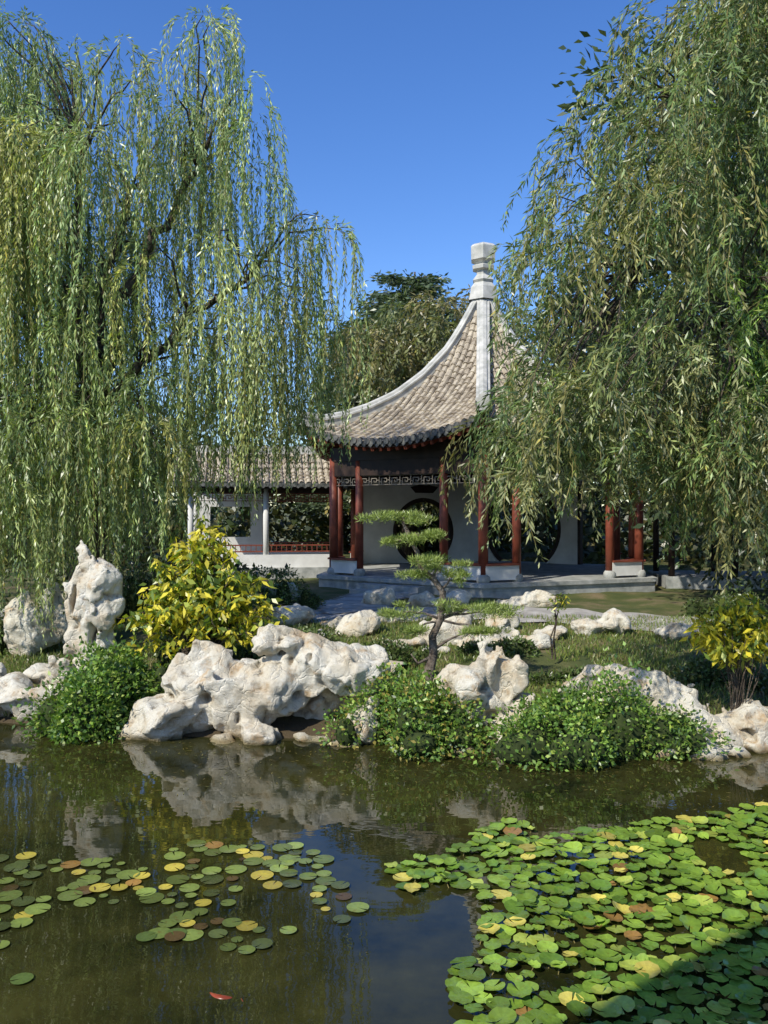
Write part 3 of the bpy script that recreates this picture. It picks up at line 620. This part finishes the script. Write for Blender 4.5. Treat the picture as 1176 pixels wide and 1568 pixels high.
def blobfoliage(name,blobs,n,L,W,c,parent=None,dens=1.,surf_=.55,down=.2,lumpk=.5):
    bl=np.array(blobs,float); wt=(bl[:,3]*bl[:,4]*bl[:,5])**.67; k=rng.choice(len(bl),n,p=wt/wt.sum()); b=bl[k]
    u=norm(rng.normal(size=(n,3))); q=(surf_+(1-surf_)*rng.random(n))[:,None]*(1+rng.normal(0,.07,(n,1)))
    P=b[:,:3]+u*q*b[:,3:6]; lump=fbm(P*1.2/max(1,L*6),3,5)[:,None]; P=P+u*lump*b[:,3:6]*lumpk
    P[:,2]=np.maximum(P[:,2],ground(P[:,0],P[:,1])+.01)
    C_=np.array(c)[rng.integers(len(c),size=n)]*(1+rng.normal(0,.2,(n,1)))*(1+.5*lump)
    D=norm(u*.8+rng.normal(size=(n,3))*.7+[0,0,-down])
    return leaves(name,P,D,L*(.7+.6*rng.random(n)),W*(.7+.6*rng.random(n)),C_,parent,fold=.2)
bl=[]
for x in np.arange(-34,34,1.7):
    for rep in range(3):
        y=rng.uniform(33,44) if not(-4<x<6) else rng.uniform(42,46)
        h=np.interp(x,[-34,-12,-5,-2,6,8,12,34],[9,8.8,8,7.5,8,11,13,13])*rng.uniform(.7,1.05)
        bl.append((x+rng.normal(0,.6),y,h*.45,1.9,1.9,h*.55))
        bl.append((x+rng.normal(0,.6),y-2,1.8,1.6,1.4,1.9))
blobfoliage('background_trees',bl,56000,.42,.23,[(.04,.06,.02),(.07,.09,.03),(.06,.065,.03),(.12,.11,.04)],surf_=.3)
bl=[]
for x in np.arange(-16,-6.5,.9): bl.append((x,rng.uniform(20,25),1.7+rng.random(),1.1,1.0,1.5+rng.random()))
for x in np.arange(-6.5,-3.2,.8): bl.append((x,rng.uniform(20,23),1.1,.9,.8,.6+.4*rng.random()))
for x in np.arange(8.0,20,1.0): bl.append((x,rng.uniform(19,22),2.5+2*rng.random(),1.4,1.2,2.5+rng.random()*2))
blobfoliage('shrub_border',bl,24000,.17,.09,[(.03,.05,.018),(.05,.075,.02),(.04,.045,.02)],surf_=.4)
BT=empty('broadleaf_tree',(10.0,20,.8)); bl=[(9.6+rng.normal(0,2.3),20+rng.normal(0,1.2),rng.uniform(3.5,12),1.6,1.4,1.3) for i in range(44)]
blobfoliage('foliage',bl,38000,.24,.11,[(.045,.07,.024),(.07,.095,.03)],BT,surf_=.3); simple_tree_trunk(BT,10.0,20,11,.35)

def mound(name,cx,cy,rx,ry,h,n,L,W,c,nb=7):
    E=empty(name,(cx,cy,gz(cx,cy))); bl=[]
    for i in range(nb):
        a=rng.random()*6.28;q=math.sqrt(rng.random())*.8; x=cx+rx*q*math.cos(a);y=cy+ry*q*math.sin(a); s=rng.uniform(.2,.48)
        bl.append((x,y,max(gz(x,y),0)+h*.2,rx*s,ry*s*1.1,h*(.7*(1-q*q)+.2)*rng.uniform(.65,1.2)))
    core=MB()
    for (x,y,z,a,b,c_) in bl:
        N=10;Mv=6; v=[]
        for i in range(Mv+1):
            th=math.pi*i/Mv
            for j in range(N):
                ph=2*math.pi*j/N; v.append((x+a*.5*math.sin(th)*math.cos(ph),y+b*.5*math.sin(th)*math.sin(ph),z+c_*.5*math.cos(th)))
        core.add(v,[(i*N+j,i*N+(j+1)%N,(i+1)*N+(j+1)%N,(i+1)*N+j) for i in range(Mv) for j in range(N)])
    core.obj('shaded_core',[M_darkleaf],E)  # dark filler ellipsoids block see-through; the inner shade is put into their colour
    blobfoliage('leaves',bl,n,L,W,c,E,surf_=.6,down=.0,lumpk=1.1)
ivy=[(.17,.29,.045),(.22,.35,.06),(.12,.22,.04),(.30,.38,.07),(.08,.15,.03)]
mound('ivy_groundcover',-3.8,12.0,1.2,.85,1.05,11000,.075,.045,ivy,14)
mound('ivy_groundcover',.3,11.0,1.0,.65,.85,9500,.062,.038,ivy+[(.36,.30,.07)],16)
mound('ivy_groundcover',2.55,10.6,1.45,.75,.8,13500,.062,.038,ivy,20)
dg=[(.10,.15,.04),(.13,.19,.05),(.11,.12,.045)]
for x,y,a,b,h,n in((-2.9,14.2,1.3,.8,.8,5000),(-1.6,15.4,1.0,.6,.5,3500),(-3.4,17.2,1.1,.8,1.0,4500),(-2.2,19.3,1.0,.6,.9,4000),(-5.2,18.5,1.3,.8,1.4,4500),(.15,14.3,.9,.45,.4,3500),(-.7,13.0,.8,.4,.45,3000),(5.2,13.2,1.1,.5,.4,3500),(7.5,18.6,1.2,.7,.6,3500),(-7.5,15.5,1.4,.8,1.2,4000),(2.0,14.6,.8,.3,.25,2500),(6.3,12.4,.8,.5,.7,3000),(-.4,12.3,.6,.3,.3,2000),(3.0,13.0,.9,.35,.2,2200)):
    mound('shrub',x,y,a,b,h,n,.08,.035,dg,9)

def yellowshrub(name,x,y,w,zlo,zhi,n,seed,yel=.45,LL=.17,LW=.07,br=.014):
    g=gz(x,y); E=empty(name,(x,y,g)); m=MB(); B=[];D=[]
    for i in range(int(n/30)):
        a=rng.random()*6.28; q=math.sqrt(rng.random()); zt=zhi-(zhi-zlo)*(.75*q**1.5+.45*rng.random()*rng.random()); tip=np.array([x+w*q*math.cos(a)*rng.uniform(.85,1.2),y+w*.6*q*math.sin(a),max(zt,zlo)])
        p=limb(m,(x+rng.normal(0,.06),y,g+.1),tip,br,.004,.45,8,.03)
        k=30; t=rng.uniform(.4,1,k)*7; i0=np.minimum(t.astype(int),6); f=(t-i0)[:,None]; b=p[i0]*(1-f)+p[i0+1]*f
        B.append(b+rng.normal(size=b.shape)*.05); d=rng.normal(size=b.shape)*[.8,.8,.35]+[0,0,-.75]; D.append(d)
    m.obj('branches',[M_bark],E); B=np.concatenate(B);D=np.concatenate(D); N=len(B)
    c=np.tile([.17,.25,.04],(N,1)); u=rng.random(N)+.6*fbm(B*1.8,2,seed); c[u<yel]=[.68,.58,.05]; c[(u>yel)&(u<yel+.2)]=[.36,.40,.05]
    leaves('leaves',B,D,LL*(.6+.6*rng.random(N)),LW*(.7+.5*rng.random(N)),c*(1+rng.normal(0,.15,(N,1))),E,fold=.25)
yellowshrub('yellow_leaved_shrub',-2.75,13.0,1.25,.85,2.95,4400,1,.45)
yellowshrub('yellow_leaved_shrub',4.6,11.15,.8,1.15,2.0,1100,2,.75,.17,.065,.006)
yellowshrub('broadleaf_sapling',2.75,14.0,.25,1.3,1.9,90,3,.1,.10,.03)

PN=empty('cloud_pruned_pine_tree',(.65,12.8,gz(.65,12.8))); m=MB()
m.tube([(.65,12.8,.3),(.67,12.8,.6),(.74,12.8,.9),(.72,12.78,1.15),(.84,12.8,1.4),(.88,12.8,1.8),(.74,12.8,2.0),(.55,12.8,2.15),(.5,12.8,2.4),(.38,12.8,2.6),(.28,12.8,2.85)],[.10,.08,.065,.06,.055,.05,.045,.04,.035,.03,.02],9)
pads=[(.25,12.8,2.93,.36,.24,.10),(.52,12.7,2.62,.32,.22,.09),(.86,12.75,2.27,.34,.24,.11),(.1,12.85,2.55,.16,.14,.07),(1.02,12.8,2.02,.2,.2,.08),(.45,12.75,2.05,.2,.16,.06),(.25,12.7,1.5,.28,.2,.07),(1.25,12.8,1.55,.32,.22,.08),(1.75,12.9,1.5,.3,.2,.09),(.45,12.6,1.25,.2,.2,.06),(1.5,12.8,1.2,.3,.2,.08)]
for p in pads:
    q=min([(.88,12.8,1.8),(.55,12.8,2.15),(.38,12.8,2.6),(.84,12.8,1.4),(.74,12.8,2.0)],key=lambda s:np.linalg.norm(np.array(s)-p[:3]))
    limb(m,q,p[:3],.022,.01,.04,6,.02)
m.tube([(.72,12.8,.85),(.5,12.75,.75),(.4,12.7,.9)],[.03,.02,.01],6); m.tube([(.74,12.8,.95),(.95,12.75,1.1),(1.2,12.8,1.2)],[.03,.02,.01],6)
m.obj('trunk_and_branches',[M_pbark],PN,True)
B=[];D=[]
for p in pads:
    for s_ in range(7):
        o_=rng.normal(size=3)*[.5,.5,.5]*p[3:6]; sc_=rng.uniform(.3,.65)
        n=int(1900*p[3]*p[4])+45; u=norm(rng.normal(size=(n,3))); b=np.array(p[:3])+o_+u*np.array(p[3:6])*sc_*rng.random((n,1))**.4; B.append(b); D.append(rng.normal(size=(n,3))*.6+[0,0,.7]+u*.5)
B=np.concatenate(B);D=np.concatenate(D)
leaves('needles',B,D,.09,.011,G([.30,.37,.10])*(1+rng.normal(0,.25,(len(B),1))),PN)

n=75000; x=rng.uniform(-7.5,9.5,n); y=rng.uniform(10.5,18.2,n); ok=(y>shore(x)+.12)&(fbm(np.stack([x*.8,y*.8,0*x],-1),3,9)>-.22); x=x[ok];y=y[ok]
B=np.stack([x,y,ground(x,y)-.005],-1); D=rng.normal(size=B.shape)*.45+[0,0,1]
leaves('lawn_grass',B,D,.05+.09*rng.random(len(B)),.018,np.array([(.18,.24,.05),(.23,.28,.06),(.28,.24,.10),(.14,.21,.045)])[rng.integers(4,size=len(B))],None)

# ---------------- lily pads ----------------
def inpoly(x,y,P):
    c=False;j=len(P)-1
    for i in range(len(P)):
        if (P[i][1]>y)!=(P[j][1]>y) and x<(P[j][0]-P[i][0])*(y-P[i][1])/(P[j][1]-P[i][1])+P[i][0]: c=not c
        j=i
    return c
def lilybed(name,polys,n,mind,rad,hz,tilt,cols,wts,clump=-9):
    xs=[p[0] for P in polys for p in P]; ys=[p[1] for P in polys for p in P]; pts=[]; E=empty(name,(sum(xs)/len(xs),sum(ys)/len(ys),0))
    for _ in range(n*12):
        x=rng.uniform(min(xs),max(xs)); y=rng.uniform(min(ys),max(ys))
        if not any(inpoly(x,y,P) for P in polys): continue
        if float(fbm(G([[x*1.6,y*1.6,0]]),2,17)[0])<clump: continue
        if all((x-a)**2+(y-b)**2>mind**2 for a,b in pts): pts.append((x,y))
        if len(pts)>=n: break
    V=[];F=[];Cc=[];K=17; stm=MB()
    for x,y in pts:
        r=rng.uniform(*rad)*(1 if rng.random()<.8 else .7); a0=rng.random()*6.28; z=rng.uniform(*hz); o=len(V); tx_,ty_=rng.normal(0,tilt,2); cup=rng.uniform(-.04,.16)*min(1,tilt*8)
        if z<.02: tx_*=.1;ty_*=.1
        zmin=r*(abs(tx_)+abs(ty_)); z=max(z,.008+zmin*.8)
        V.append((x,y,z))
        if tilt>.05 and z>.03: stm.tube([(x+rng.normal(0,.02),y+rng.normal(0,.02),-.02),(x,y,z)],[.004,.003],5)
        w=rng.normal(0,.004,K); curl=(rng.random()<.10)*(tilt>.05)*rng.uniform(.2,.6); ca=rng.random()*6.28
        for ring in(.55,1.):
            for j in range(K):
                a=a0+.10+(6.28-.20)*j/(K-1); rr=r*ring*(1+.02*math.sin(3*a)); 
                dx=rr*math.cos(a);dy=rr*math.sin(a); cz=curl*max(0,math.cos(a-ca))*rr*ring*.9; V.append((x+dx*(1-.3*(cz>0)*curl*ring),y+dy,max(z+tx_*dx+ty_*dy+cup*rr*rr/r*ring*2+cz+w[j]*ring**2*(tilt>.05),.006)))
        col_=np.array(cols[rng.choice(len(cols),p=wts)])*(1+rng.normal(0,.2)); 
        for j in range(K-1):
            F.append((o,o+1+j,o+2+j)); F.append((o+1+j,o+1+K+j,o+2+K+j,o+2+j)); s=1+.08*(j%2)-.04; Cc.append(col_*s*1.1); Cc.append(col_*s)
    me=bpy.data.meshes.new('pads'); me.from_pydata(V,[],F); me.update()
    a=me.attributes.new('leafcol','FLOAT_COLOR','FACE'); a.data.foreach_set('color',np.concatenate([np.clip(Cc,0,.9),np.ones((len(Cc),1))],1).ravel())
    me.polygons.foreach_set('use_smooth',[True]*len(me.polygons)); me.materials.append(PAD); par(link(bpy.data.objects.new('pads',me)),E)
    if stm.v: stm.obj('stems',[M_twig],E)
    return pts
PR=[(.02,7.2),(.5,7.5),(.75,7.75),(1.0,8.15),(1.3,8.25),(1.5,7.9),(2.1,8.1),(3.0,8.5),(5.0,9.0),(5.0,4.3),(.45,4.3),(.45,5.2),(.38,5.6),(.6,5.8),(.72,6.25),(.55,6.6),(.2,6.75)]
lilybed('water_lily_bed',[PR],1500,.091,(.055,.092),(.006,.05),.085,[(.16,.26,.035),(.21,.32,.045),(.11,.20,.03),(.55,.48,.10),(.33,.40,.07),(.30,.17,.05)],[.36,.27,.2,.06,.09,.02],-.24)
PA=[(-4.3,7.6),(-2.9,7.45),(-2.4,7.5),(-1.95,7.2),(-1.75,6.6),(-2.2,6.5),(-2.6,6.45),(-2.55,5.9),(-3.2,5.9),(-4.3,6.2)]
PB=[(-1.9,7.75),(-1.2,7.7),(-.55,7.7),(-.4,7.0),(-.15,6.4),(-.35,6.1),(-.7,5.85),(-1.1,5.85),(-1.6,6.1),(-1.75,6.6)]
lilybed('water_lily_bed',[PA,PB],190,.11,(.05,.098),(.008,.016),.03,[(.12,.16,.04),(.19,.25,.06),(.09,.055,.022),(.44,.36,.06),(.4,.22,.06),(.07,.09,.03)],[.36,.31,.08,.10,.03,.12],-.16)
lilybed('water_lily_bed',[[(-2.4,5.5),(-2.2,5.5),(-2.2,5.7),(-2.4,5.7)],[(-1.8,5.95),(-1.4,5.95),(-1.4,6.1),(-1.8,6.1)]],4,.15,(.07,.09),(.01,.015),.03,[(.2,.24,.06),(.1,.15,.04)],[.5,.5])
n=700; x=rng.uniform(-5,5.5,n); y=shore(x)-.25-np.abs(rng.normal(0,1.1,n)); 
B=np.stack([x,y,np.full(n,.006)],-1); D=rng.normal(size=(n,3))*[1,1,.02]; N=len(B); Dn=norm(D); s=np.cross(Dn,[0,0,1.]); 
V=np.stack([B,B+Dn*.03+s*.006,B+Dn*.065,B+Dn*.03-s*.006],1).reshape(-1,3)
npmesh('floating_fallen_leaves',V,np.arange(4*N).reshape(N,4),LEAF,col=np.array([(.28,.22,.06),(.16,.12,.04),(.2,.2,.05)])[rng.integers(3,size=N)])
def koi(x,y,ang,L=.24):
    m=MB(); pts=[];rad=[]
    for t in np.linspace(0,1,12):
        pts.append((x+math.cos(ang)*L*(t-.5)-math.sin(ang)*.03*math.sin(t*4),y+math.sin(ang)*L*(t-.5)+math.cos(ang)*.03*math.sin(t*4),-.014)); rad.append(.004+.022*math.sin(math.pi*min(1,t*1.05)**.7) if t<.95 else .006)
    m.tube(pts,rad,10); e=np.array(pts[0]); d=np.array([math.cos(ang),math.sin(ang),0]); s=np.array([-d[1],d[0],0])
    m.add([e,e-d*.07+s*.03+[0,0,.016],e-d*.04+[0,0,.016],e-d*.07-s*.03+[0,0,.016]],[(0,1,2),(0,2,3)])
    m.add([np.array(pts[6])+[0,0,.02],np.array(pts[4])+[0,0,.03],np.array(pts[3])+[0,0,.014]],[(0,1,2)])
    m.obj('koi_fish',[nmat('koi_skin',(.16,.03,.012),(.3,.06,.025),8,.3,0)],None,True)
koi(-1.03,5.35,2.8)

HL=empty('unseen_shadow_hall',(-2,-4,1.4)); e=G([.804,.595,0]); n_=G([.595,-.804,0]); P0=G([-6.5,-3.4,0])-n_*.2; hb=MB()  # unseen hall added off camera so its roof edge shades the lily bed corner
c=P0+e*2.65+n_*3.2
hb.obox(c+[0,0,4.4],e*1.9,n_*2.2,(0,0,3.0),0); hb.obox(c+[0,0,1.45],e*2.4,n_*2.8,(0,0,.25),2)
eav=[P0+[0,0,8],P0+e*5.3+[0,0,8],P0+e*5.3+n_*6.4+[0,0,8],P0+n_*6.4+[0,0,8]]; ridge=[c-e*1+[0,0,9.8],c+e*1+[0,0,9.8]]
hb.add(eav+ridge,[(0,1,5,4),(1,2,5),(2,3,4,5),(3,0,4),(3,2,1,0)],1)
for s_ in(-1.2,0,1.2):
    hb.obox(c+e*s_-n_*2.22+[0,0,3.2],e*.4,n_*.05,(0,0,.9),3); hb.obox(c+e*s_-n_*2.22+[0,0,6],e*.4,n_*.05,(0,0,.6),3)
hb.obj('walls_and_roof',[M_white,M_tile,M_stone,M_dark],HL)

# ---------------- light, sky, camera ----------------
sd=Vector((-.478,-.569,.669)).normalized()
sun=bpy.data.lights.new('sun','SUN'); sun.energy=5.0; sun.angle=R(.5); sun.color=(1,.95,.84)
so=link(bpy.data.objects.new('sun',sun)); so.rotation_euler=(-sd).to_track_quat('-Z','Y').to_euler(); so.location=(-10,-12,20)
w=bpy.data.worlds.new('World'); sc.world=w; w.use_nodes=True; nt=w.node_tree; bg=nt.nodes['Background']
sk=nt.nodes.new('ShaderNodeTexSky'); sk.sky_type='NISHITA'; sk.sun_disc=False; sk.sun_elevation=math.asin(sd.z); sk.sun_rotation=R(220); sk.air_density=1.0; sk.dust_density=.3; sk.ozone_density=3.0; sk.altitude=300
hs=nt.nodes.new('ShaderNodeHueSaturation'); hs.inputs['Hue'].default_value=.512; hs.inputs['Saturation'].default_value=1.25; hs.inputs['Value'].default_value=1.35
nt.links.new(sk.outputs[0],hs.inputs['Color']); nt.links.new(hs.outputs[0],bg.inputs[0]); bg.inputs[1].default_value=.15
cam=bpy.data.cameras.new('camera'); co=link(bpy.data.objects.new('camera',cam)); co.location=(0,0,3); co.rotation_euler=(R(90),0,0)
cam.sensor_fit='VERTICAL'; cam.sensor_height=24; cam.lens=12/math.tan(R(30.8)); cam.clip_end=3000; sc.camera=co
sc.view_settings.view_transform='Standard'; sc.view_settings.look='None'; sc.view_settings.exposure=0
print('leaves',nl,n2)
